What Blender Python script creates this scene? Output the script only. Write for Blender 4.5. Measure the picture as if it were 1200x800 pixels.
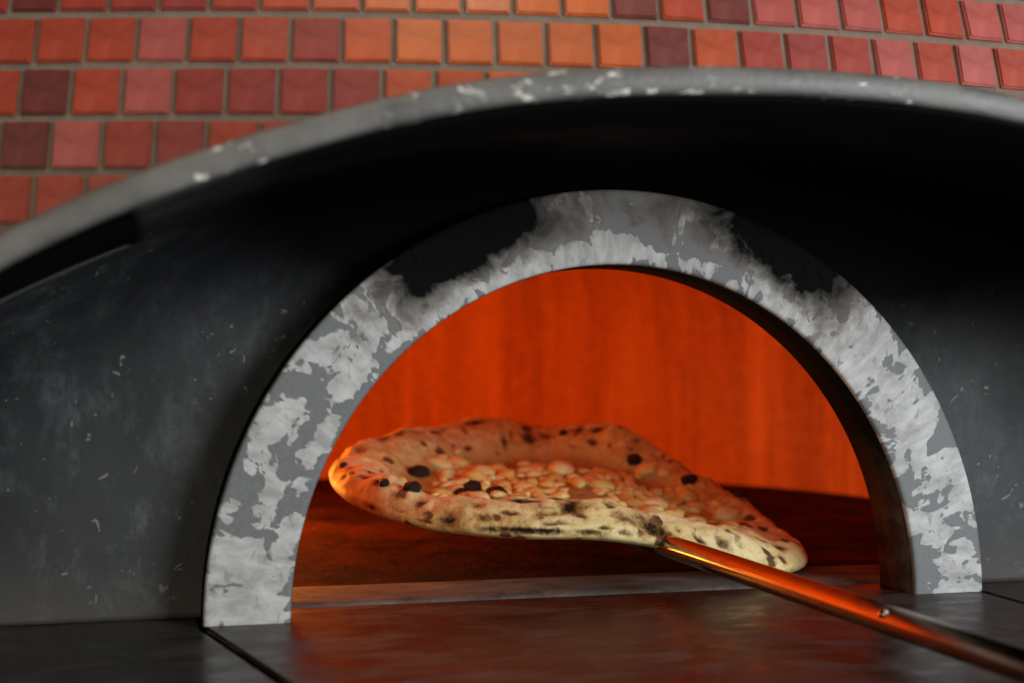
import bpy, bmesh, math, random
from mathutils import Vector, Matrix, noise as mnoise

random.seed(7)
R_ = math.radians
S = bpy.context.scene
for o in list(bpy.data.objects):
    bpy.data.objects.remove(o)

# ------------------------------------------------------------------ camera
CAM = Vector((-0.3462, -1.0244, 0.188)); YAW = 0.2506; PITCH = 0.0101
cd = bpy.data.cameras.new('camera')
cam = bpy.data.objects.new('camera', cd)
S.collection.objects.link(cam)
cam.location = CAM
cam.rotation_euler = (math.pi/2 + PITCH, 0, -YAW)
cd.sensor_width = 36; cd.lens = 36*1686.2/1200
cd.clip_start = 0.02; cd.clip_end = 200
cd.dof.use_dof = True; cd.dof.focus_distance = 1.13; cd.dof.aperture_fstop = 4.2
cd.dof.aperture_blades = 0
S.camera = cam

# ------------------------------------------------------------------ world, lamps, exposure
W = bpy.data.worlds.new('World'); S.world = W; W.use_nodes = True
bg = W.node_tree.nodes['Background']
bg.inputs[0].default_value = (0.75, 0.82, 0.9, 1); bg.inputs[1].default_value = 0.05
S.view_settings.view_transform = 'Standard'
S.view_settings.look = 'None'
S.view_settings.exposure = 0.0
S.view_settings.gamma = 1.0
S.view_settings.use_curve_mapping = False

def area(name, loc, target, size, power, col, sizey=None):
    l = bpy.data.lights.new(name, 'AREA'); l.energy = power; l.color = col
    l.shape = 'RECTANGLE'; l.size = size; l.size_y = sizey or size
    o = bpy.data.objects.new(name, l); S.collection.objects.link(o)
    o.location = loc
    o.rotation_euler = (Vector(target) - Vector(loc)).to_track_quat('-Z', 'Y').to_euler()
    return o
# window light of the room, from the front right and fairly low
area('window_lamp', (1.15, -1.75, 0.50), (0.05, 0.0, 0.12), 0.9, 50, (0.90, 0.955, 1.0), 0.9)
# weak warm room light from the front left
area('room_lamp', (-1.25, -1.95, 0.38), (-0.2, 0, 0.12), 0.7, 13, (1.0, 0.90, 0.70))
# warm lamp over the dome
area('ceiling_lamp', (-0.25, -0.95, 1.75), (-0.05, -0.1, 0.4), 0.35, 9, (1.0, 0.80, 0.58))
# the wood fire burning at the left inside the chamber
fl = bpy.data.lights.new('fire_lamp', 'POINT'); fl.energy = 9.5; fl.color = (1.0, 0.31, 0.04)
fl.shadow_soft_size = 0.08
fo = bpy.data.objects.new('fire_lamp', fl); S.collection.objects.link(fo); fo.location = (-0.315, 0.56, 0.105)

# ------------------------------------------------------------------ helpers
def link(name, me, mat=None, parent=None, smooth=True):
    o = bpy.data.objects.new(name, me); S.collection.objects.link(o)
    if mat and not me.materials: me.materials.append(mat)
    if parent: o.parent = parent
    if smooth: me.polygons.foreach_set('use_smooth', [True]*len(me.polygons))
    return o
def mesh(name, v, f):
    me = bpy.data.meshes.new(name); me.from_pydata(v, [], f); me.update(); return me
def empty(name, loc=(0, 0, 0)):
    o = bpy.data.objects.new(name, None); S.collection.objects.link(o); o.location = loc
    o.empty_display_size = 0.05
    return o
def tag(o, label=None, cat=None, group=None, kind=None):
    if label: o['label'] = label
    if cat: o['category'] = cat
    if group: o['group'] = group
    if kind: o['kind'] = kind
    return o
def grid(name, rows, closed_u=False, closed_v=False, flip=False):
    nu = len(rows); nv = len(rows[0]); v = [p for r in rows for p in r]; f = []
    for i in range(nu if closed_u else nu-1):
        for j in range(nv if closed_v else nv-1):
            q = (i*nv+j, ((i+1) % nu)*nv+j, ((i+1) % nu)*nv+(j+1) % nv, i*nv+(j+1) % nv)
            f.append(q[::-1] if flip else q)
    return mesh(name, v, f)
def ss(a, b, x):
    t = max(0., min(1., (x-a)/(b-a))); return t*t*(3-2*t)
def fattr(me, name, vals):
    a = me.attributes.new(name, 'FLOAT', 'POINT'); a.data.foreach_set('value', vals)
def box_bm(bm, x0, x1, y0, y1, z0, z1):
    vs = [bm.verts.new(p) for p in ((x0,y0,z0),(x1,y0,z0),(x1,y1,z0),(x0,y1,z0),(x0,y0,z1),(x1,y0,z1),(x1,y1,z1),(x0,y1,z1))]
    for q in ((3,2,1,0),(4,5,6,7),(0,1,5,4),(1,2,6,5),(2,3,7,6),(3,0,4,7)): bm.faces.new([vs[i] for i in q])

# ------------------------------------------------------------------ materials
class N:
    def __init__(s, name):
        s.m = bpy.data.materials.new(name); s.m.use_nodes = True
        s.t = s.m.node_tree; s.b = s.t.nodes['Principled BSDF']
        s.co = s.t.nodes.new('ShaderNodeTexCoord')
    def n(s, ty, **kw):
        x = s.t.nodes.new(ty)
        for k, v in kw.items(): setattr(x, k, v)
        return x
    def l(s, a, b): s.t.links.new(a, b)
    def val(s, sock, x):
        if hasattr(x, 'is_linked') or isinstance(x, bpy.types.NodeSocket): s.l(x, sock)
        else: sock.default_value = x
    def mapping(s, scale=(1,1,1), loc=(0,0,0), rot=(0,0,0), src=None):
        m = s.n('ShaderNodeMapping'); m.inputs['Scale'].default_value = scale
        m.inputs['Location'].default_value = loc; m.inputs['Rotation'].default_value = rot
        s.l(src or s.co.outputs['Object'], m.inputs[0]); return m.outputs[0]
    def noise(s, scale, detail=4, rough=.55, dist=0, vec=None):
        x = s.n('ShaderNodeTexNoise'); x.inputs['Scale'].default_value = scale
        x.inputs['Detail'].default_value = detail; x.inputs['Roughness'].default_value = rough
        x.inputs['Distortion'].default_value = dist
        s.l(vec if vec is not None else s.co.outputs['Object'], x.inputs['Vector']); return x.outputs['Fac']
    def ramp(s, fac, stops, interp='LINEAR'):
        r = s.n('ShaderNodeValToRGB'); r.color_ramp.interpolation = interp
        e = r.color_ramp.elements
        while len(e) < len(stops): e.new(.5)
        for i, (p, c) in enumerate(stops):
            e[i].position = p; e[i].color = (c, c, c, 1) if isinstance(c, (int, float)) else (*c, 1)
        s.l(fac, r.inputs[0]); return r.outputs[0]
    def mix(s, fac, a, b, mode='MIX'):
        m = s.n('ShaderNodeMix', data_type='RGBA', blend_type=mode)
        for i, x in ((0, fac), (6, a), (7, b)):
            if isinstance(x, tuple): m.inputs[i].default_value = (*x, 1)
            else: s.val(m.inputs[i], x)
        return m.outputs[2]
    def math(s, op, a, b=0., clamp=False):
        m = s.n('ShaderNodeMath', operation=op, use_clamp=clamp); s.val(m.inputs[0], a); s.val(m.inputs[1], b); return m.outputs[0]
    def attr(s, name):
        a = s.n('ShaderNodeAttribute', attribute_name=name); return a.outputs['Fac']
    def sep(s, vec=None):
        x = s.n('ShaderNodeSeparateXYZ'); s.l(vec or s.co.outputs['Object'], x.inputs[0]); return x.outputs
    def bump(s, h, strength=.3, dist=.002):
        b = s.n('ShaderNodeBump'); b.inputs['Strength'].default_value = strength; b.inputs['Distance'].default_value = dist
        s.l(h, b.inputs['Height']); s.l(b.outputs[0], s.b.inputs['Normal'])
    def set(s, col=None, rough=None, metal=None, spec=None):
        for k, v in (('Base Color', col), ('Roughness', rough), ('Metallic', metal), ('Specular IOR Level', spec)):
            if v is None: continue
            if isinstance(v, tuple): s.b.inputs[k].default_value = (*v, 1)
            else: s.val(s.b.inputs[k], v)
        return s.m

def mat_ring():
    a = N('worn_painted_steel')
    mp = a.mapping((1, 1, 1))
    # brush direction follows the arch: coordinates along and across it
    cv = a.n('ShaderNodeCombineXYZ'); a.l(a.attr('along'), cv.inputs[0]); a.l(a.attr('across'), cv.inputs[1])
    big = a.noise(27, 3, .5, 1.1, a.mapping((1, 1, 1), src=cv.outputs[0]))
    mid = a.noise(75, 2, .5, .8, a.mapping((1.3, .7, 1), src=cv.outputs[0]))
    streak = a.noise(60, 3, .6, 0, a.mapping((2.4, .45, 1), rot=(0, 0, .3), src=cv.outputs[0]))
    f = a.math('ADD', a.math('MULTIPLY', big, .74), a.math('ADD', a.math('MULTIPLY', mid, .24), a.math('MULTIPLY', streak, .20)))
    f = a.math('ADD', f, a.attr('wear'))
    white = a.ramp(f, [(.566, 0.), (.584, 1.)])
    fine = a.noise(240, 4, .6)
    tone = a.noise(55, 5, .65, .3, a.mapping((1.6, .7, 1), src=cv.outputs[0]))
    grey = a.mix(a.ramp(fine, [(.35, 0.), (.7, 1.)]), (.1147, .1184, .1221), (.1480, .1517, .1517))
    wh = a.mix(a.ramp(tone, [(.36, 0.), (.64, 1.)]), (.2664, .2627, .2516), (.4588, .4551, .4440))
    wh = a.mix(a.ramp(a.noise(150, 3, .6, .5, a.mapping((1, 1, .5))), [(.60, 0.), (.68, .7)]), wh, (.20, .20, .195))
    c = a.mix(white, grey, wh)
    sm = a.math('ADD', a.attr('soot_shade'), a.math('MULTIPLY', a.math('SUBTRACT', a.noise(42, 5, .65, .5), .5), 1.5))
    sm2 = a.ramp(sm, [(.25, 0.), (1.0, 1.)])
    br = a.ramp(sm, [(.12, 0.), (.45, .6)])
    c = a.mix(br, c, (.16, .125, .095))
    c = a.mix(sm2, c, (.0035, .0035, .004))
    a.bump(a.math('ADD', white, a.math('MULTIPLY', tone, .6)), .35, .0012)
    return a.set(c, a.ramp(fine, [(.3, .5), (.7, .68)]), 0.0, a.math('SUBTRACT', .35, a.math('MULTIPLY', sm2, .33)))

def mat_reveal():
    a = N('scorched_steel')
    z = a.sep()[2]
    n = a.noise(60, 5, .65)
    t = a.math('ADD', a.math('MULTIPLY', z, 6.5), a.math('MULTIPLY', a.math('SUBTRACT', n, .5), 1.0))
    c = a.mix(a.ramp(t, [(.45, 0.), (.85, 1.)]), a.mix(a.ramp(n, [(.35, 0.), (.7, 1.)]), (.022, .013, .009), (.085, .05, .034)), (.004, .0038, .0036))
    a.bump(n, .5, .002)
    return a.set(c, .9, 0., .05)

def mat_panel():
    a = N('black_painted_steel')
    n1 = a.noise(7, 5, .6, .4); n2 = a.noise(30, 6, .75, .15, a.mapping((1, 1, .55))); n3 = a.noise(160, 3, .6)
    c = a.mix(a.ramp(n1, [(.35, 0.), (.68, 1.)]), (.0112, .0121, .0130), (.0268, .0290, .0307))
    sc = a.math('MULTIPLY', a.ramp(n2, [(.50, 0.), (.70, 1.)]), a.ramp(n1, [(.42, .12), (.64, .85)]))
    c = a.mix(sc, c, (.1040, .1080, .1080))
    chip = a.ramp(a.noise(75, 2, .5, 1.5), [(.70, 0.), (.72, .8)])
    c = a.mix(chip, c, (.16, .16, .15))
    low = a.ramp(a.math('ADD', a.sep()[2], a.math('MULTIPLY', a.math('SUBTRACT', n1, .5), .07)), [(.0, .75), (.05, 0.)])
    c = a.mix(low, c, (.055, .048, .040))
    so = a.ramp(a.math('ADD', a.attr('soot_shade'), a.math('MULTIPLY', a.math('SUBTRACT', n1, .5), .3)), [(.2, 0.), (.8, 1.)])
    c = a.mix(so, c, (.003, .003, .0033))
    a.bump(a.math('ADD', n3, a.math('MULTIPLY', n2, 1.)), .25, .001)
    return a.set(c, a.ramp(n2, [(.3, .46), (.7, .66)]), 0., a.math('SUBTRACT', .32, a.math('MULTIPLY', so, .30)))

def mat_rim():
    a = N('weathered_rim_steel')
    n = a.noise(26, 5, .6); f = a.noise(210, 3, .6)
    c = a.mix(a.ramp(n, [(.3, 0.), (.7, 1.)]), (.0525, .0488, .0435), (.1237, .1177, .1087))
    sp = a.math('MULTIPLY', a.ramp(a.noise(170, 2, .55, .4, a.mapping((.5, 1, 1))), [(.61, 0.), (.65, 1.)]), a.ramp(a.noise(14, 2, .5), [(.46, 0.), (.56, 1.)]))
    c = a.mix(sp, c, (.55, .54, .50))
    a.bump(a.math('ADD', f, sp), .4, .0012)
    return a.set(c, a.mix(sp, a.ramp(n, [(.3, .42), (.7, .6)]), (.3, .3, .3)), 0., .5)

def mat_tile(i, c):
    a = N('glazed_tile_%d' % i)
    r = a.n('ShaderNodeObjectInfo').outputs['Random']
    n = a.noise(45, 4, .6); n2 = a.noise(120, 3, .6)
    d = tuple(x*.72 for x in c); e = tuple(min(1, x*1.18) for x in c)
    col = a.mix(a.ramp(n, [(.3, 0.), (.7, 1.)]), d, e)
    col = a.mix(a.math('MULTIPLY', r, .35), col, (c[0]*.6, c[1]*.5, c[2]*.6))
    a.bump(a.math('ADD', n, a.math('MULTIPLY', n2, .25)), .25, .0015)
    a.b.inputs['Coat Weight'].default_value = .35; a.b.inputs['Coat Roughness'].default_value = .2
    return a.set(col, a.ramp(n2, [(.3, .32), (.7, .5)]), 0., .5)

def mat_grout():
    a = N('grout'); n = a.noise(90, 5, .65)
    a.bump(n, .5, .002)
    return a.set(a.mix(n, (.10, .072, .052), (.20, .155, .12)), .9, 0., .2)

def mat_chamber():
    a = N('firebrick_wall')
    ang = a.attr('arc')
    cv = a.n('ShaderNodeCombineXYZ'); a.l(ang, cv.inputs[0]); a.l(a.sep()[2], cv.inputs[2])
    m = a.mapping((1, 1, .07), src=cv.outputs[0])
    s1 = a.noise(9, 4, .6, .2, m); s2 = a.noise(30, 4, .65, .3, m); s3 = a.noise(60, 4, .6)
    f = a.math('ADD', a.math('MULTIPLY', s1, .6), a.math('ADD', a.math('MULTIPLY', s2, .4), a.math('MULTIPLY', a.math('SUBTRACT', s3, .5), .25)))
    c = a.ramp(f, [(.32, (.32, .085, .018)), (.5, (.56, .16, .032)), (.68, (.78, .25, .06))])
    a.bump(f, .35, .006)
    return a.set(c, .9, 0., .15)

def mat_oven_floor():
    a = N('baked_stone_floor')
    n = a.noise(11, 5, .62, .5); n2 = a.noise(95, 5, .7, 0, a.mapping((1, .6, 1))); n3 = a.noise(36, 4, .65, .8, a.mapping((1, .55, 1)))
    c = a.mix(a.ramp(n, [(.35, 0.), (.68, 1.)]), (.016, .0045, .003), (.085, .018, .009))
    c = a.mix(a.ramp(n3, [(.5, 0.), (.66, .8)]), c, (.022, .014, .011))
    c = a.mix(a.ramp(n2, [(.56, 0.), (.72, .6)]), c, (.13, .036, .018))
    a.bump(a.math('ADD', n2, n3), .7, .004)
    return a.set(c, .95, 0., .02)

def mat_sill():
    a = N('pale_sill_stone')
    n = a.noise(24, 5, .7, .6, a.mapping((.6, 1.2, 1))); n2 = a.noise(110, 4, .65)
    c = a.mix(a.ramp(n, [(.32, 0.), (.68, 1.)]), (.0280, .0208, .0176), (.1680, .1360, .1160))
    c = a.mix(a.ramp(n2, [(.58, 0.), (.7, .7)]), c, (.10, .085, .07))
    a.bump(n2, .5, .0015)
    return a.set(c, .75, 0., .3)

def mat_counter(name, c0, c1, seed):
    a = N(name)
    v = a.mapping(loc=(seed, 0, 0)); n = a.noise(9, 5, .62, .5, v); n2 = a.noise(70, 5, .7, .3, v); n3 = a.noise(22, 4, .6, .8, a.mapping((.6, 1.5, 1)))
    c = a.mix(a.ramp(n, [(.33, 0.), (.67, 1.)]), c0, c1)
    c = a.mix(a.ramp(n3, [(.48, 0.), (.66, .65)]), c, (.0960, .0760, .0656))
    c = a.mix(a.ramp(n2, [(.60, 0.), (.70, .5)]), c, (.10, .085, .075))
    a.bump(a.math('ADD', n2, n), .12, .001)
    return a.set(c, a.ramp(a.math('ADD', a.math('MULTIPLY', n3, .7), a.math('MULTIPLY', n2, .3)), [(.34, .20), (.66, .52)]), 0., .22)

def mat_handle():
    a = N('brushed_steel_handle')
    n = a.noise(40, 4, .6, 0, a.mapping((6, .25, 6))); n2 = a.noise(60, 4, .6)
    c = a.mix(n, (.30, .23, .17), (.46, .37, .29))
    c = a.mix(a.ramp(n2, [(.55, 0.), (.72, .55)]), c, (.2, .17, .15))
    return a.set(c, a.ramp(n2, [(.3, .12), (.7, .22)]), 1., .5)
def mat_peel_head():
    a = N('heat_darkened_steel'); n = a.noise(40, 4, .6)
    return a.set(a.mix(n, (.05, .045, .04), (.16, .14, .12)), .5, .85, .4)

def mat_crust():
    a = N('baked_dough')
    n1 = a.noise(22, 5, .6, .4); n2 = a.noise(75, 5, .65, .5); n3 = a.noise(190, 4, .6)
    rim = a.attr('rim'); under = a.attr('under'); spot = a.attr('char'); brown = a.attr('brown')
    base = a.mix(a.ramp(n1, [(.33, 0.), (.68, 1.)]), (.72, .62, .33), (.62, .46, .16))
    centre = a.mix(a.ramp(n2, [(.35, 0.), (.68, 1.)]), (.26, .165, .035), (.38, .27, .075))
    c = a.mix(rim, centre, base)
    tb = a.math('ADD', brown, a.math('MULTIPLY', a.math('SUBTRACT', n2, .5), 2.0))
    c = a.mix(a.ramp(tb, [(.22, 0.), (.85, .85)]), c, (.36, .215, .048))
    vo = a.n('ShaderNodeTexVoronoi'); vo.inputs['Scale'].default_value = 62; vo.inputs['Randomness'].default_value = 1
    wv = a.n('ShaderNodeVectorMath', operation='ADD')
    nc = a.n('ShaderNodeTexNoise'); nc.inputs['Scale'].default_value = 90; a.l(a.co.outputs['Object'], nc.inputs['Vector'])
    sc = a.n('ShaderNodeVectorMath', operation='SCALE'); a.l(nc.outputs['Color'], sc.inputs[0]); sc.inputs['Scale'].default_value = .012
    a.l(a.co.outputs['Object'], wv.inputs[0]); a.l(sc.outputs[0], wv.inputs[1]); a.l(wv.outputs[0], vo.inputs['Vector'])
    sel = a.sep(vo.outputs['Color'])[0]
    th = a.math('MULTIPLY', a.ramp(sel, [(.40, 0.), (.95, 1.)]), .50)
    sp = a.math('SUBTRACT', th, vo.outputs['Distance'])
    blot = a.ramp(sp, [(.0, 0.), (.11, 1.)])
    halo = a.ramp(a.math('ADD', sp, .12), [(.0, 0.), (.2, .6)])
    gate = a.math('MULTIPLY', a.ramp(rim, [(.2, .35), (.6, 1.)]), 1.)
    c = a.mix(a.math('MULTIPLY', halo, gate), c, (.42, .18, .055))
    c = a.mix(a.math('MULTIPLY', blot, a.math('MULTIPLY', gate, .9)), c, (.045, .022, .013))
    cs = a.math('ADD', spot, a.math('MULTIPLY', a.math('SUBTRACT', a.noise(80, 5, .7, .7), .5), 2.1))
    c = a.mix(a.ramp(cs, [(.10, 0.), (.55, .85)]), c, (.19, .085, .022))
    blk = a.ramp(cs, [(.48, 0.), (.95, .97)])
    c = a.mix(blk, c, (.007, .005, .004))
    c = a.mix(a.ramp(under, [(.4, 0.), (.9, .75)]), c, (.30, .16, .07))
    a.bump(a.math('ADD', n2, a.math('MULTIPLY', n3, .5)), .45, .0025)
    a.b.inputs['Subsurface Weight'].default_value = .12; a.b.inputs['Subsurface Radius'].default_value = (.006, .003, .0015)
    a.b.inputs['Subsurface Scale'].default_value = 1.
    return a.set(c, a.ramp(n2, [(.3, .48), (.7, .7)]), 0., a.math('SUBTRACT', .35, a.math('MULTIPLY', blk, .22)))

def mat_cheese():
    a = N('melted_cheese')
    r = a.n('ShaderNodeObjectInfo').outputs['Random']; n = a.noise(120, 4, .6, .4)
    c = a.mix(r, (.68, .55, .22), (.58, .38, .09))
    c = a.mix(a.ramp(n, [(.52, 0.), (.75, .6)]), c, (.55, .25, .08))
    a.b.inputs['Subsurface Weight'].default_value = .15; a.b.inputs['Subsurface Radius'].default_value = (.006, .003, .0015)
    a.b.inputs['Subsurface Scale'].default_value = 1.
    a.bump(n, .3, .001)
    return a.set(c, a.ramp(n, [(.35, .2), (.65, .42)]), 0., .5)
def mat_charred():
    a = N('charred_blister'); n = a.noise(180, 4, .6)
    a.bump(n, .5, .0015)
    return a.set(a.mix(a.ramp(n, [(.4, 0.), (.7, 1.)]), (.004, .0035, .0035), (.022, .011, .008)), .5, 0., .25)

M = dict(ring=mat_ring(), reveal=mat_reveal(), panel=mat_panel(), rim=mat_rim(), grout=mat_grout(), chamber=mat_chamber(),
         floor=mat_oven_floor(), sill=mat_sill(), handle=mat_handle(), head=mat_peel_head(), crust=mat_crust(), cheese=mat_cheese(), charred=mat_charred(),
         slab=mat_counter('dark_counter_stone', (.014, .008, .007), (.042, .025, .020), 0.),
         slab2=mat_counter('charcoal_counter_stone', (.020, .018, .016), (.042, .038, .034), 3.1))
TILE = [mat_tile(i, c) for i, c in enumerate([(.3082, .0423, .0185), (.2697, .0347, .0200), (.3545, .0578, .0161), (.2234, .0292, .0216), (.4007, .0809, .0139), (.1233, .0231, .0185), (.33, .070, .055)])]

# ------------------------------------------------------------------ the counter
A0, B0 = 0.245, 0.2567          # inner half width and height of the mouth
A1, B1 = 0.3055, 0.3128         # outer
counter = tag(empty('counter'), kind='structure')
counter['label'] = 'dark polished stone counter in front of the oven mouth'
def slab(poly, mat, top=0., th=.05):
    bm = bmesh.new()
    lo = [bm.verts.new((x, y, top-th)) for x, y in poly]; hi = [bm.verts.new((x, y, top)) for x, y in poly]
    bm.faces.new(lo[::-1]); tf = bm.faces.new(hi)
    for i in range(len(poly)):
        j = (i+1) % len(poly); bm.faces.new((lo[i], lo[j], hi[j], hi[i]))
    bmesh.ops.bevel(bm, geom=[e for e in bm.edges if all(v.co.z > top-.001 for v in e.verts)], offset=.0022, segments=2, affect='EDGES')
    me = bpy.data.meshes.new('slab'); bm.to_mesh(me); bm.free()
    return link('slab', me, mat, counter, smooth=False)
slab([(-.300, .060), (-.304, -.004), (-.262, -.189), (-.20, -.46), (-.16, -.64), (.303, -.64), (.303, .060)], M['slab'])
slab([(-1.1, .09), (-1.1, -.64), (-.168, -.64), (-.2085, -.46), (-.2695, -.189), (-.3105, -.004), (-.3085, .09)], M['slab2'], -.0015)
slab([(.3085, .09), (.3085, -.64), (1.1, -.64), (1.1, .09)], M['slab'], -.0008)

# ------------------------------------------------------------------ the oven
oven = empty('pizza_oven', (0, 0.6, 0))
tag(oven, 'red tiled dome pizza oven with blackened hood and worn grey arched mouth, glowing inside', 'oven')
def child(name, me, mat, smooth=True, parent=None):
    o = link(name, me, mat, None, smooth); p = parent or oven
    o.parent = p; o.matrix_parent_inverse = Matrix.Translation(-oven.location)
    if parent: o.matrix_parent_inverse = Matrix.Identity(4)
    return o

# mouth arch: swept profile around the half ellipse
def arch(name, prof, mat, n=180, closed=True):
    rows = []
    for i in range(n+1):
        t = math.pi*i/n; c, s = math.cos(t), math.sin(t)
        rows.append([((A0+(A1-A0)*k)*c, y, max((B0+(B1-B0)*k)*s, 0.0)) for k, y in prof])
    return grid(name, rows, closed_v=closed)
def crn(k0, y0): return (k0, y0)
prof = [(0.0, .0545), (0.0, .0022), (.012, .0006), (.036, 0.)]
prof += [(.036+.928*i/22, 0.) for i in range(1, 22)]
prof += [(.964, 0.), (.988, .0006), (1., .0022), (1., .006), (1., .012), (1., .054)]
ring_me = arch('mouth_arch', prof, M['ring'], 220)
soot_shade = []; wear = []; along = []; across = []
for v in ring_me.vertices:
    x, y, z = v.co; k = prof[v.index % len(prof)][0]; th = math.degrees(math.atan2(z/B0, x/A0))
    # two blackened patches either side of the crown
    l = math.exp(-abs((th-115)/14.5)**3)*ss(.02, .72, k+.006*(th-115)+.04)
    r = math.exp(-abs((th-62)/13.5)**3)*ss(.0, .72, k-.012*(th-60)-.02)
    soot_shade.append(max(l, r)*1.15+.30*ss(.05, .6, k)*ss(45, 70, th)*ss(140, 115, th))  # last term paints the hood's shade over the whole crown
    w = .0
    w -= .10*ss(.20, .0, k)*ss(100, 130, th)          # bare grey inner edge at the left
    w -= .15*ss(.25, .6, k)*ss(66, 78, th)*ss(114, 102, th)
    w -= .08*ss(.25, .0, k)*ss(55, 30, th)
    w += .03*ss(.25, .5, k)*ss(1.0, .75, k)+.03*ss(35, 5, min(th, 180-th))*ss(.1, .4, k)
    w -= .03*ss(.8, 1.0, k)
    if k > .985 and y > .01: soot_shade[-1] = 2.  # outer side painted black for the shade between arch and panel
    wear.append(w); along.append(.28*math.radians(th)); across.append(k*.06)
fattr(ring_me, 'soot_shade', soot_shade); fattr(ring_me, 'wear', wear); fattr(ring_me, 'along', along); fattr(ring_me, 'across', across)
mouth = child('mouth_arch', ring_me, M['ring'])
tag(mouth, 'arched steel mouth frame with flaking white paint and sooty patches')
rev = child('mouth_lining', arch('mouth_lining', [(-.006, .0555), (-.006, .004), (.05, .004), (.05, .0555)], M['reveal'], 90), M['reveal'], True)
# keep the lining a hair inside the frame
# front panel and hood underside in one bent sheet
Y_P, Y_R, APEX, CX, AK, PK = .046, -.262, .3545, .02, .675, 2.25
def rim_z(x): return APEX-AK*abs(x-CX)**PK
XMAX = (APEX/AK)**(1/PK)
TH = .0165
def sheet_y(x, z):
    zt = max(rim_z(x)-TH, .004); q = min(1., z/zt)
    n = 7.5-3.5*ss(.2, .55, abs(x-CX))
    return Y_P-(Y_P-Y_R-.004)*(1-(1-q**n)**(1/n))
nx, nz = 240, 110
bm = bmesh.new(); vs = {}
for i in range(nx+1):
    x = CX-XMAX*.992+2*XMAX*.992*i/nx
    zt = max(rim_z(x)-TH, .004)
    for j in range(nz+1):
        q = 1-(1-j/nz)**1.6
        z = zt*q
        vs[i, j] = bm.verts.new((x, sheet_y(x, z), z-.001))
slot = lambda x, z: x < -.3625 and z > (rim_z(x)-TH)*.972 - .012*0
for i in range(nx):
    for j in range(nz):
        q = [vs[i, j], vs[i+1, j], vs[i+1, j+1], vs[i, j+1]]
        if all((v.co.x/(A1-.008))**2+(v.co.z/(B1-.008))**2 < 1 for v in q): continue
        if all(v.co.x < -.352 for v in q) and j >= nz-6: continue
        bm.faces.new(q)
for v in [v for v in bm.verts if not v.link_faces]: bm.verts.remove(v)
pm = bpy.data.meshes.new('front_panel'); bm.to_mesh(pm); bm.free()
fattr(pm, 'soot_shade', [ss(.10, .27, v.co.z-.10*ss(.15, .6, abs(v.co.x-.06)))*ss(.75, .2, abs(v.co.x-.06))*.9 for v in pm.vertices])  # blacker towards the hood: soot plus the hood's shade put into the colour
panel = child('front_panel', pm, M['panel'])
sol = panel.modifiers.new('thick', 'SOLIDIFY'); sol.thickness = .002; sol.offset = 1
tag(panel, 'scuffed black steel panel curving up under the hood')

# added black sheet so the open slot under the rim stays dark
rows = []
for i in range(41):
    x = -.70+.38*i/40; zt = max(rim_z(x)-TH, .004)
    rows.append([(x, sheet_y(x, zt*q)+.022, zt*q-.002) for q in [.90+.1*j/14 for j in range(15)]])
lm = grid('slot_blackout', rows); fattr(lm, 'soot_shade', [1.5]*len(lm.vertices))
child('slot_blackout', lm, M['panel'])

# hood rim: rounded bead with a flange running back to the dome
rows = []
nr = 260
for i in range(nr+1):
    u = -1+2*i/nr
    x = CX+XMAX*u*.997
    z = rim_z(x)
    dz = -AK*PK*abs(x-CX)**(PK-1)*(1 if x > CX else -1)
    nn = Vector((-dz, 0, 1)).normalized()
    p = Vector((x, 0, z))
    wob = .0012*mnoise.noise((x*9, 3, 0))
    ln = []
    pr = [(.000, .20), (.000, .006), (-.0005, .0025), (-.0018, .0008), (-.0035, 0.), (-.009, -.0006), (-.0140, 0.), (-.0155, .0008), (-.0163, .0025), (-.0165, .006), (-.0165, .055), (-.0145, .056), (-.0145, .20)]
    for h, y in pr:
        q = p+nn*(h+wob)
        ln.append((q.x, Y_R+y, max(q.z, -.0005)))
    rows.append(ln)
rim_me = grid('hood_rim', rows, closed_v=True, flip=True)
fattr(rim_me, 'soot_shade', [1.5]*len(rim_me.vertices))
rim = child('hood_rim', rim_me, M['rim'])
rim.data.materials.append(M['panel'])
for p in rim.data.polygons:
    if p.index % 13 in (9, 10, 11, 12): p.material_index = 1  # underside painted black: soot and the shade in the slot
tag(rim, 'chipped grey metal rim of the hood arch')

# tiled dome: grout shell and single tiles
RC, XC, YC, ZJ, PZ, PX = 1.60, .09, 1.445, .3738, .0349, .0333
def dome_r(z):
    t = z-.3; return RC-.16*t-.55*t*abs(t)
def dome_pt(a, z, off=0.):
    r = dome_r(z)+off
    return Vector((XC+r*math.sin(a), YC-r*math.cos(a), z))
rows = []
for i in range(161):
    a = -.80+1.6*i/160
    x = XC+RC*math.sin(a); z0 = rim_z(x)-.010 if abs(x-CX) < XMAX else -.02
    z0 = max(z0, -.02)
    rows.append([tuple(dome_pt(a, z0+(.72-z0)*j/30, -.0022)) for j in range(31)])
bmz = grid('dome', rows)
dome = child('dome', bmz, M['grout'])
tag(dome, 'dome clad in small square glazed red and orange tiles')

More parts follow.
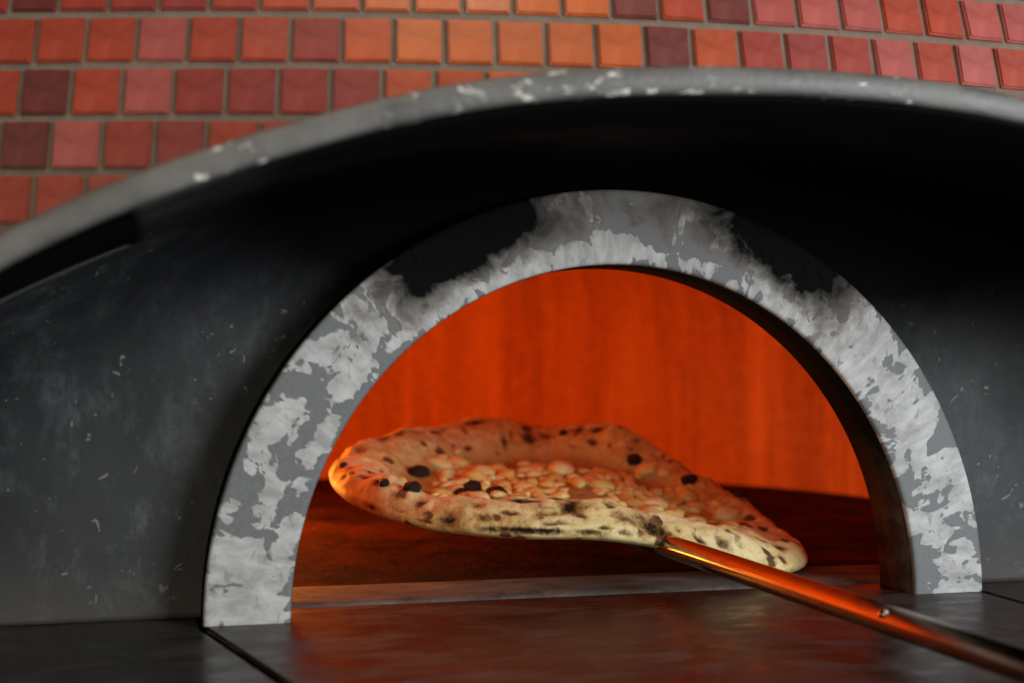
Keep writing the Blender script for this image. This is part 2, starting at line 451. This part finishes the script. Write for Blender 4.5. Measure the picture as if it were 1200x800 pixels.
def tile_mesh(w, h, seed):
    rnd = random.Random(seed); bm = bmesh.new()
    box_bm(bm, -w/2, w/2, 0, .006, -h/2, h/2)
    for v in bm.verts:
        v.co.x += rnd.uniform(-.0004, .0004); v.co.z += rnd.uniform(-.0004, .0004)
    bmesh.ops.bevel(bm, geom=[e for e in bm.edges if all(v.co.y < .001 for v in e.verts)], offset=.0012, segments=2, affect='EDGES')
    me = bpy.data.meshes.new('tile'); bm.to_mesh(me); bm.free(); return me
TM = [[None]*len(TILE) for _ in range(3)]
for a in range(3):
    for b in range(len(TILE)):
        TM[a][b] = tile_mesh(PX-.0042, PZ-.0044, a); TM[a][b].materials.append(TILE[b])
rnd = random.Random(11)
A_J = -.3037                     # angle of one vertical joint in the reference course
cand = []
for r in range(-6, 9):
    z = ZJ+PZ*(r+.5)
    off = -.0085*(-r) if r <= 0 else .0105*r
    off = {0: 0., -1: -.0070, -2: -.0175, -3: -.0262, 1: .0125, 2: .0205}.get(r, .0093*r+rnd.uniform(-.003, .003))
    for c in range(-26, 44):
        a = A_J+(off+(c+.5)*PX)/RC
        p = dome_pt(a, z)
        if abs(p.x) > 1.0: continue
        if z+PZ/2 < rim_z(p.x)-.006 and abs(p.x-CX) < XMAX: continue
        cand.append((abs(p.x+.05)*.75+abs(z-.40)*2.2, r, c, a, z))
cand.sort()
ntile = 0
extra = bmesh.new()
for k, (_, r, c, a, z) in enumerate(cand):
    h = mnoise.noise((c*.37, r*.9, 2.2))
    u = rnd.random()
    g = 1.6*mnoise.noise((c*.30, r*.55, 2.2))+.55*(u-.5)
    warm = math.exp(-((dome_pt(a, z).x+.10)/.12)**2)*ss(.32, .36, z)  # tiles turn orange here to paint in the warm lamp's reflection
    if u < .035: b = 5
    elif .5*g+warm > .75: b = 4
    elif .5*g+warm > .42: b = 2
    elif g+warm > .10: b = 0
    elif g > -.38: b = 6 if u < .5 else 1
    else: b = 3
    if dome_pt(a, z).x > .06 and b in (0, 2, 4) and rnd.random() < .75: b = rnd.choice([6, 6, 1])  # pinker tiles on the right paint in the daylight reflection
    e = .001; dr = (dome_r(z+e)-dome_r(z-e))/(2*e); lean = math.atan(-dr)
    o_mat = Matrix.Translation(dome_pt(a, z, .0008+rnd.uniform(-.0006, .0006))) @ Matrix.Rotation(a, 4, 'Z') @ Matrix.Rotation(-lean+rnd.uniform(-.02, .02), 4, 'X') @ Matrix.Rotation(rnd.uniform(-.022, .022), 4, 'Z') @ Matrix.Rotation(rnd.uniform(-.012, .012), 4, 'Y')
    me = TM[rnd.randrange(3)][b]
    px = dome_pt(a, z).x
    if z-PZ*.75 < max(rim_z(px-PX*.6), rim_z(px+PX*.6)) and abs(px-CX) < XMAX:      # cut to the hood
        bmt = bmesh.new(); bmt.from_mesh(me)
        sl = -AK*PK*abs(px-CX)**(PK-1)*(1 if px > CX else -1)
        inv = o_mat.inverted(); pl = inv @ Vector((px, dome_pt(a, z).y, rim_z(px)-.008)); pn = (inv.to_3x3() @ Vector((-sl, 0, 1))).normalized()
        bmesh.ops.bisect_plane(bmt, geom=list(bmt.verts)+list(bmt.edges)+list(bmt.faces), plane_co=pl, plane_no=pn, clear_inner=True)
        if not bmt.faces: bmt.free(); continue
        me = me.copy(); bmt.to_mesh(me); bmt.free()
    if k < 290:
        o = bpy.data.objects.new('tile', me); S.collection.objects.link(o)
        o.parent = dome; o.matrix_basis = o_mat
        ntile += 1
    else:
        n0 = len(extra.verts); extra.from_mesh(me)
        for v in list(extra.verts)[n0:]: v.co = o_mat @ v.co
em = bpy.data.meshes.new('outer_tiles'); extra.to_mesh(em); extra.free()
eo = link('outer_tiles', em, TILE[0], dome, smooth=False); eo['kind'] = 'stuff'

# chamber
CY, CR = .60, .60
rows = []
NA = 240
prof = [(CR, -.004)]+[(CR, .22*i/20) for i in range(1, 21)]
prof += [(CR*math.cos(t), .22+.24*math.sin(t)) for t in [math.pi/2*i/24 for i in range(1, 25)]]
for i in range(NA):
    a = 2*math.pi*i/NA
    rows.append([(max(r, .001)*math.sin(a), CY-max(r, .001)*math.cos(a), z) for r, z in prof])
cm = grid('chamber_wall', rows, closed_u=True, flip=True)
bm = bmesh.new(); bm.from_mesh(cm)
bmesh.ops.delete(bm, geom=[f for f in bm.faces if all(v.co.y < .3 and (v.co.x/(A0+.022))**2+(v.co.z/(B0+.022))**2 < 1 for v in f.verts)], context='FACES')
bm.to_mesh(cm); bm.free()
for v in cm.vertices: v.co.y = max(v.co.y, .0536)
fattr(cm, 'arc', [CR*math.atan2(v.co.x, v.co.y-CY) for v in cm.vertices])
chamber = child('chamber_wall', cm, M['chamber'])
tag(chamber, 'firelit orange inner wall of the oven chamber')
# chamber floor
fm_v = [(CR*1.005*math.sin(2*math.pi*i/96), CY-CR*1.005*math.cos(2*math.pi*i/96), 0.) for i in range(96)]
fv = [(x, max(y, .150), z) for x, y, z in fm_v]
bm = bmesh.new(); vv = [bm.verts.new(p) for p in fv]
bmesh.ops.remove_doubles(bm, verts=bm.verts, dist=1e-5)
ff = bm.faces.new([v for v in vv if v.is_valid]); ext = bmesh.ops.extrude_face_region(bm, geom=[ff])
for v in [g for g in ext['geom'] if isinstance(g, bmesh.types.BMVert)]: v.co.z -= .04
bmesh.ops.recalc_face_normals(bm, faces=bm.faces)
me = bpy.data.meshes.new('oven_floor'); bm.to_mesh(me); bm.free()
child('oven_floor', me, M['floor'], False)
bm = bmesh.new(); box_bm(bm, -.64, .64, .0625, 1.26, -.06, -.0034)  # hidden slab added to stop fire light leaking under the floor
me = bpy.data.meshes.new('floor_light_block'); bm.to_mesh(me); bm.free()
child('floor_light_block', me, M['floor'], False)
# sill stone between counter and oven floor
rows = []
for i in range(81):
    x = -.300+.600*i/80
    w = .0022*mnoise.noise((x*22, 0, 0))+.001*mnoise.noise((x*90, 4, 0)); w2 = .003*mnoise.noise((x*16, 9, 0))
    rows.append([(x, .0612+w, -.03), (x, .0612+w, -.001), (x, .0640+w, .0012), (x, .072+w, .0022), (x, .138+w2, .0022), (x, .1465+w2, .0015), (x, .149, -.001), (x, .149, -.03)])
child('sill', grid('sill', rows, closed_v=True, flip=True), M['sill'])
tag(oven.children[-1] if False else bpy.data.objects['sill'], 'pale stone sill across the oven mouth')

# ------------------------------------------------------------------ the peel
peel = empty('pizza_peel', (.09, .14, 0))
tag(peel, 'steel pizza peel with a long round handle, sliding under the pizza', 'peel')
def pchild(name, me, mat, parent=None, smooth=True):
    o = link(name, me, mat, None, smooth); o.parent = parent or peel
    if not parent: o.matrix_parent_inverse = Matrix.Translation(-peel.location)
    return o
def tube(name, pts, rads, n=32, cap=True):
    pts = [Vector(p) for p in pts]; rows = []
    for i, p in enumerate(pts):
        t = (pts[min(i+1, len(pts)-1)]-pts[max(i-1, 0)]).normalized()
        u = t.cross(Vector((0, 0, 1))).normalized(); w = u.cross(t)
        rows.append([tuple(p+(u*math.cos(2*math.pi*k/n)+w*math.sin(2*math.pi*k/n))*rads[i]) for k in range(n)])
    me = grid(name, rows, closed_v=True)
    if cap:
        bm = bmesh.new(); bm.from_mesh(me); bm.verts.ensure_lookup_table()
        bm.faces.new([bm.verts[k] for k in range(n)][::-1]); m = (len(rows)-1)*n
        bm.faces.new([bm.verts[m+k] for k in range(n)])
        bmesh.ops.recalc_face_normals(bm, faces=bm.faces); bm.to_mesh(me); bm.free()
    return me
HA = Vector((.0746, .0160, .0320)); HB = Vector((.1183, -.3160, .0195)); HD = (HB-HA)
HR = .0094
def hp(t): return HA+HD*t
pts = [hp(t) for t in (-.36, -.2, 0, .3, .7, 1., 1.6, 2.4)]
pchild('handle', tube('handle', pts, [HR]*8, 40), M['handle'])
cl = pchild('collar', tube('collar', [hp(-.46), hp(-.45), hp(-.30), hp(-.285)], [HR*.8, HR*1.14, HR*1.14, HR*.98]), M['head'])
# neck and round blade under the pizza
n0 = hp(-.40)
BC = Vector((.040, .300, .0455)); BR = .108
dirn = Vector((BC.x-n0.x, BC.y-n0.y, 0)).normalized(); side = Vector((dirn.y, -dirn.x, 0))
SL = .075
rows = []
for i in range(15):
    t = i/14; y0 = n0+dirn*(.085*t); z = n0.z+ (BC.z-SL*BR*.9-.002-n0.z)*ss(0, 1, t)
    wd = .0075+.016*ss(.3, 1, t)
    rows.append([tuple(Vector((y0.x, y0.y, z+h))+side*s*wd) for s, h in ((-1, 0), (-.5, .0035), (.5, .0035), (1, 0), (.5, -.003), (-.5, -.003))])
pchild('neck', grid('neck', rows, closed_v=True, flip=True), M['head'])
rows = []
for r, h in ((.02, .0012), (.96, .0012), (1., .0), (.96, -.0012), (.02, -.0012)):
    rows.append([(BC.x+BR*r*math.cos(t), BC.y+BR*r*math.sin(t), BC.z+SL*BR*r*math.sin(t-.1)+h) for t in [2*math.pi*k/64 for k in range(64)]])
pchild('blade', grid('blade', rows, closed_u=True, closed_v=True), M['head'])
# rivet on the handle
rp = hp(.70)
bm = bmesh.new(); bmesh.ops.create_uvsphere(bm, u_segments=16, v_segments=10, radius=.0042)
for v in bm.verts: v.co.y *= 1.0; v.co.z *= .6
me = bpy.data.meshes.new('rivet'); bm.to_mesh(me); bm.free()
ro = pchild('rivet', me, M['handle']); ro.matrix_parent_inverse = Matrix.Identity(4)
ro.location = rp+Vector((-.0072, 0, .0062))-peel.location; ro.rotation_euler = (0, -.8, 0)

# ------------------------------------------------------------------ the pizza
E1 = Vector((math.cos(YAW), -math.sin(YAW))); E2 = Vector((math.sin(YAW), math.cos(YAW)))
PC = Vector((.0202, .2857))                      # centre on the plan
pizza = empty('pizza', (PC.x, PC.y, .045))
tag(pizza, 'round pizza with puffed charred crust and lumpy melted cheese, drooping over the peel edge', 'pizza')
A_C, D_C = .03, 1.36
def outl(ph):
    d = math.degrees(ph); d = (d+180) % 360-180
    r = .2030+.052*math.exp(-((d+34)/30)**2)
    r += .004*mnoise.noise((math.cos(ph)*2.2, math.sin(ph)*2.2, 1.3))+.0025*mnoise.noise((math.cos(ph)*6, math.sin(ph)*6, 5.))
    return r
def sag(a, b):                                   # underside height; a to the right of the centre, b away from the mouth
    al = a+A_C; z = .0405+.098*(b+.19)
    z += .010*ss(-.08, -.2, a)
    s = max(0, al-.055)
    z -= .047*(s/.175)**1.6
    return max(z, .0022)
def rim_h(ph):
    d = math.degrees(ph); d = (d+180) % 360-180
    h = .027+.012*ss(20, 70, d)*ss(175, 120, d)
    h += .006*math.exp(-((d-108)/16)**2)+.006*math.exp(-((d-66)/10)**2)-.004*math.exp(-((d-86)/8)**2)
    h += .006*math.exp(-((d-12)/22)**2)
    h += .006*mnoise.noise((math.cos(ph)*3, math.sin(ph)*3, 7.))
    return h
PROF = [(0, .006, 0), (.55, .006, 0), (.62, .0065, .02), (.69, .006, .22), (.76, .003, .66), (.82, 0, .92), (.87, 0, 1.0), (.92, 0, .96), (.96, 0, .80), (.988, 0, .58), (1.0, 0, .38), (.992, 0, .18), (.965, 0, .05), (.92, 0, 0), (.6, 0, 0), (0.02, 0, 0)]
def cat(p, t):
    i = min(int(t), len(p)-2); f = t-i
    q = [p[max(i-1, 0)], p[i], p[i+1], p[min(i+2, len(p)-1)]]
    return [.5*((2*q[1][k])+(-q[0][k]+q[2][k])*f+(2*q[0][k]-5*q[1][k]+4*q[2][k]-q[3][k])*f*f+(-q[0][k]+3*q[1][k]-3*q[2][k]+q[3][k])*f**3) for k in range(3)]
def surf(ph, t):
    r, base, hk = cat(PROF, t); R = outl(ph); h = rim_h(ph)
    a, b = r*R*math.cos(ph), r*R*math.sin(ph)
    z = sag(a, b)+base+hk*h
    top = t < 10
    if top:
        k = ss(.6, .8, r)
        n = mnoise.noise((a*26, b*26, 0))*.0055*k+mnoise.noise((a*60, b*60, 3))*.0024*(.5+.5*k)+mnoise.noise((a*130, b*130, 5))*.0009
        z += n*(1 if t < 8.5 else (10-t)/1.5)
        if r < .7: z += .0022*mnoise.noise((a*40, b*40, 9))
    rr = Vector((a, b))
    return a, b, z, r, t
NP = 460
ts = [0.02]+[1*.2*i for i in range(1, 10)]+[2+.1*i for i in range(0, 100)]+[12, 12.5, 13, 14, 15]
ts = sorted(set(round(t, 3) for t in ts))
# measured scorch marks: (lateral, depth-side, radius along, radius across, strength)
SPOTS = []
rows = []; at = dict(rim=[], under=[], char=[], brown=[])
for i in range(NP):
    ph = 2*math.pi*i/NP; rw = []
    for t in ts:
        a, b, z, r, _ = surf(ph, t)
        p = PC+E1*a+E2*b
        rw.append((p.x-PC.x, p.y-PC.y, z-.045))
    rows.append(rw)
crust_me = grid('crust', rows, closed_u=True, flip=False)
CHAR = [  # angle in degrees, profile position, angular radius (deg), profile radius, strength
    (-114.3, 9.6, 2.3, .9, 1.05), (-95, 10.35, 8.0, .55, 1.05), (-81, 10.4, 2.4, .6, 1.), (-104, 10.4, 2.2, .5, .9),
    (-84.5, 7.0, 3.4, .8, 1.), (-66.5, 8.6, 3.2, 1.3, 1.1), (-71, 8.0, 3.5, .9, .62), (-137, 10.5, 1.8, .5, .85), (-97, 6.2, 5.0, .35, 1.), (-108, 7.3, 2., .4, .75),  # burn by the peel also paints the dark hole behind the curled crust
    (-75, 6.7, 1.3, .4, .9), (-57, 8.5, 1.0, .6, .95), (-52.4, 8.4, 1.3, .7, .9), (-34.4, 7.5, 1.2, .5, .85), (-36.8, 6.5, 1., .4, .75), (-48.5, 7.0, .9, .35, .85),
    (145.6, 5.6, 3.0, .5, .95), (151.8, 6.1, 3.2, .5, .95), (139, 5.5, 2.2, .4, .7), (167.5, 6.5, 2.0, .4, .85), (114.3, 5.5, 4.2, .4, .95), (127, 5.5, 2.5, .3, .7),
    (93.9, 3.8, 3.2, .5, .9), (88, 4.6, 3.2, .4, .8), (69, 5.0, 2.6, .4, .95), (76, 5.0, 2.0, .4, .85), (105, 3.5, 1.4, .4, .85), (102, 3.9, 1., .3, .75),
    (-155.7, 8.3, 2.0, .5, .8), (-155, 7.4, 3.0, .35, .75), (-163, 7.2, 1.6, .4, .7), (-148, 7.0, 2.4, .35, .7), (-140, 7.2, 2.8, .4, .72), (-131, 7.6, 2.6, .4, .68), (-124, 7.6, 2.0, .5, .65),
    (-120.5, 10.2, 2., .35, .7), (-91, 7.9, 3., .22, .72), (-99, 8.0, 3.2, .25, .72), (-88, 8.9, 2.8, .25, .65), (-105, 8.8, 3.2, .5, .6), (-128, 9.4, 2., .4, .55), (-78, 9.5, 1.6, .3, .7), (-73.5, 10.0, 1.5, .5, .75),
    (54, 5.2, 1.6, .5, .7), (40, 5.5, 1.8, .4, .7), (25, 5.6, 1.5, .5, .75), (8, 6.5, 1.4, .5, .6), (-12, 7.2, 1.4, .5, .6), (-24, 8.3, 1.6, .6, .65),
]
for i in range(NP):
    ph = 360*i/NP
    for t in ts:
        r = cat(PROF, t)[0]
        at['rim'].append(ss(.62, .78, r) if t < 14 else 1.)
        at['under'].append(ss(11.3, 12.6, t))
        c = 0.
        for d, tt, rd, rt, st in CHAR:
            e = ((ph-d+180) % 360-180)/rd; g = (t-tt)/rt
            q = e*e+g*g
            if q < 6: c = max(c, st*math.exp(-q*.8))
        at['char'].append(c)
        dl = (ph+180) % 360-180
        at['brown'].append(.14*ss(6, 7.5, t)+.42*ss(-85, -130, dl)*ss(7, 9, t)+.30*ss(.55, .78, r)*ss(60, 100, abs(dl)) if dl < 0 else .75*ss(.55, .8, r)*ss(9.5, 7, t))
nrm = [v.normal.copy() for v in crust_me.vertices]
for v, n, c in zip(crust_me.vertices, nrm, at['char']): v.co += n*(.0022*c)       # scorched blisters stand proud
for k, v in at.items(): fattr(crust_me, k, v)
crust = link('crust', crust_me, M['crust'], pizza)

# top-surface height at (a, b) for the lumps
def top_z(a, b):
    R = math.hypot(a, b); ph = math.atan2(b, a); r = R/outl(ph)
    lo, hi = 0., 9.
    for _ in range(30):
        m = (lo+hi)/2
        if cat(PROF, m)[0] < r: lo = m
        else: hi = m
    return surf(ph, lo)[2]
def lump(seed, flat):
    rn = random.Random(seed); bm = bmesh.new(); bmesh.ops.create_icosphere(bm, subdivisions=3, radius=1.)
    for v in bm.verts:
        n = v.co.normalized()
        v.co = n*(1+.22*mnoise.noise(n*1.6+Vector((seed*3.1, 0, 0)))+.08*mnoise.noise(n*4+Vector((0, seed*2., 0))))
        v.co.z *= flat
    me = bpy.data.meshes.new('cheese_lump'); bm.to_mesh(me); bm.free()
    me.polygons.foreach_set('use_smooth', [True]*len(me.polygons)); return me
LM = [lump(i, .60) for i in range(6)]
for m in LM: m.materials.append(M['cheese'])
rn = random.Random(5); placed = []
tries = 0
while len(placed) < 250 and tries < 6000:
    tries += 1
    ph = rn.uniform(0, 2*math.pi); q = math.sqrt(rn.random())*.76
    R = outl(ph); a, b = q*R*math.cos(ph), q*R*math.sin(ph)
    if mnoise.noise((a*14, b*14, 4.)) < -.28: continue
    if (a < -.105 and b > -.06) or b > .105+.04*mnoise.noise((a*20, 3, 1)): continue           # bare dough at the left
    s = rn.choice([rn.uniform(.0045, .009), rn.uniform(.008, .0150)])
    if any((a-x)**2+(b-y)**2 < ((s+t)*.60)**2 for x, y, t in placed): continue
    placed.append((a, b, s))
    o = bpy.data.objects.new('cheese_lump', rn.choice(LM)); S.collection.objects.link(o); o.parent = pizza
    p = E1*a+E2*b
    o.location = (p.x, p.y, top_z(a, b)-.045+s*rn.uniform(-.28, .14)); o.rotation_euler = (rn.uniform(-.3, .3), rn.uniform(-.3, .3), rn.uniform(0, 6.3))
    o.scale = (s*rn.uniform(.9, 1.35), s*rn.uniform(.75, 1.05), s*rn.uniform(.8, 1.1))
def blister(a, b, s, sx=1.):
    o = bpy.data.objects.new('charred_blister', BM_[int(abs(a)*1e4) % 3]); S.collection.objects.link(o); o.parent = pizza
    p = E1*a+E2*b
    o.location = (p.x, p.y, top_z(a, b)-.045+s*.18); o.scale = (s*sx*1.05, s*1.1, s*.95); o.rotation_euler = (0, 0, -YAW)
BM_ = [lump(20+i, .95) for i in range(3)]
for m in BM_: m.name = 'charred_blister'; m.materials.append(M['charred'])
BL = [(-.1212, .0376, .0085, 1.3), (-.1147, -.139, .0062, 1.2), (-.1393, -.1304, .0044, 1.), (-.0672, -.0258, .0088), (-.0771, -.0372, .0056), (-.0448, -.0492, .0085, 1.1), (.0949, .1141, .0072), (.1445, .0564, .0068, 1.2), (.188, .022, .0052), (-.185, -.040, .0036), (.0241, .1600, .0042)]
for b in BL: blister(*b)
